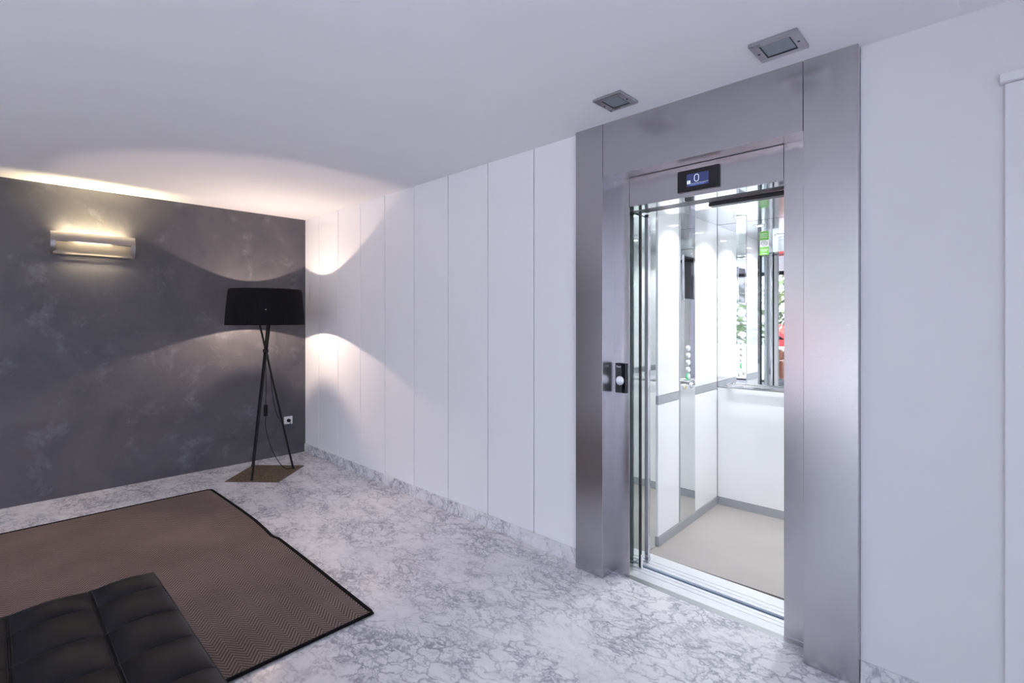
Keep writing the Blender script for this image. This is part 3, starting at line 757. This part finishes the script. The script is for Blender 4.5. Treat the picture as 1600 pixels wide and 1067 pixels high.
for lx in (xl[0] + .10, xl[-1] - .10):
    for ly in (yl[-1] + .12, yl[0] - .12):
        zz = rz(lx, ly) + .0015 if lx < rx1 else .0005
        bm = bmesh.new(); lathe(bm, [(.024, zz), (.024, .226)], lx, ly, 24); obj('leg', bm, M_chrome, BN, smooth=True)

# ------------------------------------------------------------------ seen only in the lift mirror: tan leather sofa, car, tree, low wall outside
SF = thing('leather_armchair', 'tan leather armchair by the window reflected in the elevator mirror', 'armchair', (2.2, -5.75, 0))
obj('base', B(1.72, 2.70, -6.20, -5.40, .10, .28, bev=.03, seg=3), M_tan, SF, smooth=True)
obj('seat_cushion', B(1.87, 2.55, -6.0, -5.36, .275, .45, bev=.05, seg=4), M_tan, SF, smooth=True)
obj('back_cushion', B(1.87, 2.55, -6.16, -5.95, .44, .79, bev=.06, seg=4), M_tan, SF, smooth=True)
for x in (1.71, 2.55): obj('armrest', B(x, x + .16, -6.2, -5.38, .25, .60, bev=.05, seg=4), M_tan, SF, smooth=True)
obj('backrest', B(1.72, 2.70, -6.27, -6.15, .12, .74, bev=.04, seg=4), M_tan, SF, smooth=True)
for x in (1.78, 2.64):
    for y in (-6.15, -5.46): obj('leg', T([(x, y, 0), (x, y, .11)], .016, 12), M_chrome, SF, smooth=True)
struct('ground', B(-14, 22, -26, RY - .13, -.30, -.14), M_concrete)
struct('garden_wall', B(-8, 16, -8.55, -8.35, -.14, .72, bev=.01), M_whiteout)
CAR = thing('parked_car', 'red car parked outside, reflected in the elevator mirror', 'car', (.3, -10.6, -.14))
sil = [(-2.0, .32), (-2.0, .62), (-1.88, .78), (-1.2, .86), (-.75, .93), (-.15, 1.38), (1.05, 1.40), (1.65, .98), (1.98, .92), (2.02, .50), (1.98, .30)]
def arch(cx, r=.36): return [(cx + r*math.cos(a), .30 + r*math.sin(a)) for a in [PI*k/10 for k in range(11)]]
lowr = arch(1.28) + arch(-1.30)
bm = bmesh.new()
L_, R_ = [], []
for (x, z) in sil + lowr:
    inset = .10*max(0, (z - .9)/.5)
    L_.append(bm.verts.new((.3 + x, -10.6 + .82 - inset, z - .14))); R_.append(bm.verts.new((.3 + x, -10.6 - .82 + inset, z - .14)))
m_ = len(L_)
bm.faces.new(L_); bm.faces.new(R_[::-1])
for k in range(m_): bm.faces.new((L_[k], R_[k], R_[(k+1) % m_], L_[(k+1) % m_]))
obj('car_body', bm, M_red, CAR)
for cx in (1.28, -1.30):
    for s in (-1, 1):
        bm = bmesh.new(); disc_x(bm, -10.6 + s*.62, .3 + cx, .16, .30, .30, s*.2, 28, axis=1); w = obj('wheel', bm, M_black, CAR, smooth=True)
        bm = bmesh.new(); disc_x(bm, -10.6 + s*.821, .3 + cx, .16, .19, .19, s*.012, 24, axis=1); obj('hubcap', bm, M_steel2, w)
for s in (-1, 1):
    bm = bmesh.new(); pts = [(-.62, .97), (-.12, 1.31), (.38, 1.32), (.38, .97)]; 
    for P_ in (pts, [(.46, .97), (.46, 1.32), (1.0, 1.31), (1.48, .99)]):
        f0 = [bm.verts.new((.3 + x, -10.6 + s*(.826 - .10*max(0, (z - .9)/.5)), z - .14)) for x, z in P_]; f1 = [bm.verts.new((.3 + x, -10.6 + s*(.80 - .10*max(0, (z - .9)/.5)), z - .14)) for x, z in P_]
        bm.faces.new(f0); bm.faces.new(f1[::-1])
        for k in range(4): bm.faces.new((f0[k], f1[k], f1[(k+1) % 4], f0[(k+1) % 4]))
    obj('side_window', bm, M_gloss, CAR)
def tree(x, y, h, r, label, seed):
    rnd = random.Random(seed)
    t = thing('broadleaf_tree', label, 'tree', (x, y, -.14))
    bm = bmesh.new(); tube(bm, bezier([(x, y, -.14), (x + .05, y, h*.25), (x - .04, y + .03, h*.5), (x, y, h*.75)], 5), [.14 - .005*k for k in range(16)], 12)
    for k in range(7):
        a = rnd.uniform(0, 2*PI); z = h*rnd.uniform(.3, .6); tube(bm, [(x, y, z), (x + r*.6*math.cos(a), y + r*.6*math.sin(a), z + h*.22)], [.05, .02], 7)
    obj('trunk', bm, M_bark, t, smooth=True)
    bm = bmesh.new()
    for k in range(2600):
        d_ = Vector((rnd.gauss(0, 1), rnd.gauss(0, 1), rnd.gauss(0, 1))).normalized()*r*rnd.uniform(.35, 1)
        d_.z *= h*.42/r
        p = Vector((x, y, h*.62)) + d_; p += Vector((rnd.uniform(-.1, .1),)*3)
        n_ = Vector((rnd.gauss(0, 1), rnd.gauss(0, 1), rnd.gauss(0, 1))).normalized(); u = n_.orthogonal().normalized(); w = n_.cross(u); s = rnd.uniform(.06, .12)
        bm.faces.new([bm.verts.new(p + q_) for q_ in (-u*s*1.5, w*s*.6 + n_*s*.15, u*s*1.5, -w*s*.6 + n_*s*.15)])
    o = obj('foliage', bm, M_leaf, t); o['kind'] = 'stuff'
tree(-2.2, -15.6, 4.8, 1.9, 'leafy tree behind the red car, reflected in the elevator mirror', 3)
tree(2.2, -16.0, 5.2, 1.9, 'leafy tree outside, middle one of the three beyond the hedge', 5)
tree(6.6, -15.6, 5.4, 1.9, 'leafy tree outside, the one of three farthest from the red car', 8)
hedge = bmesh.new(); rh = random.Random(5)
for k in range(9000):
    p = Vector((rh.uniform(-7, 14), rh.uniform(-12.9, -12.0), rh.uniform(-.1, 2.4 + .25*math.sin(k*.01))))
    n_ = Vector((rh.gauss(0, 1), rh.gauss(0, 1), rh.gauss(0, 1))).normalized(); u = n_.orthogonal().normalized(); w = n_.cross(u); s_ = rh.uniform(.06, .11)
    hedge.faces.new([hedge.verts.new(p + q_) for q_ in (-u*s_*1.5, w*s_*.7, u*s_*1.5, -w*s_*.7)])
o = obj('hedge', hedge, M_leaf); tag(o, 'long green leafy hedge outside beyond the parked car', 'hedge')
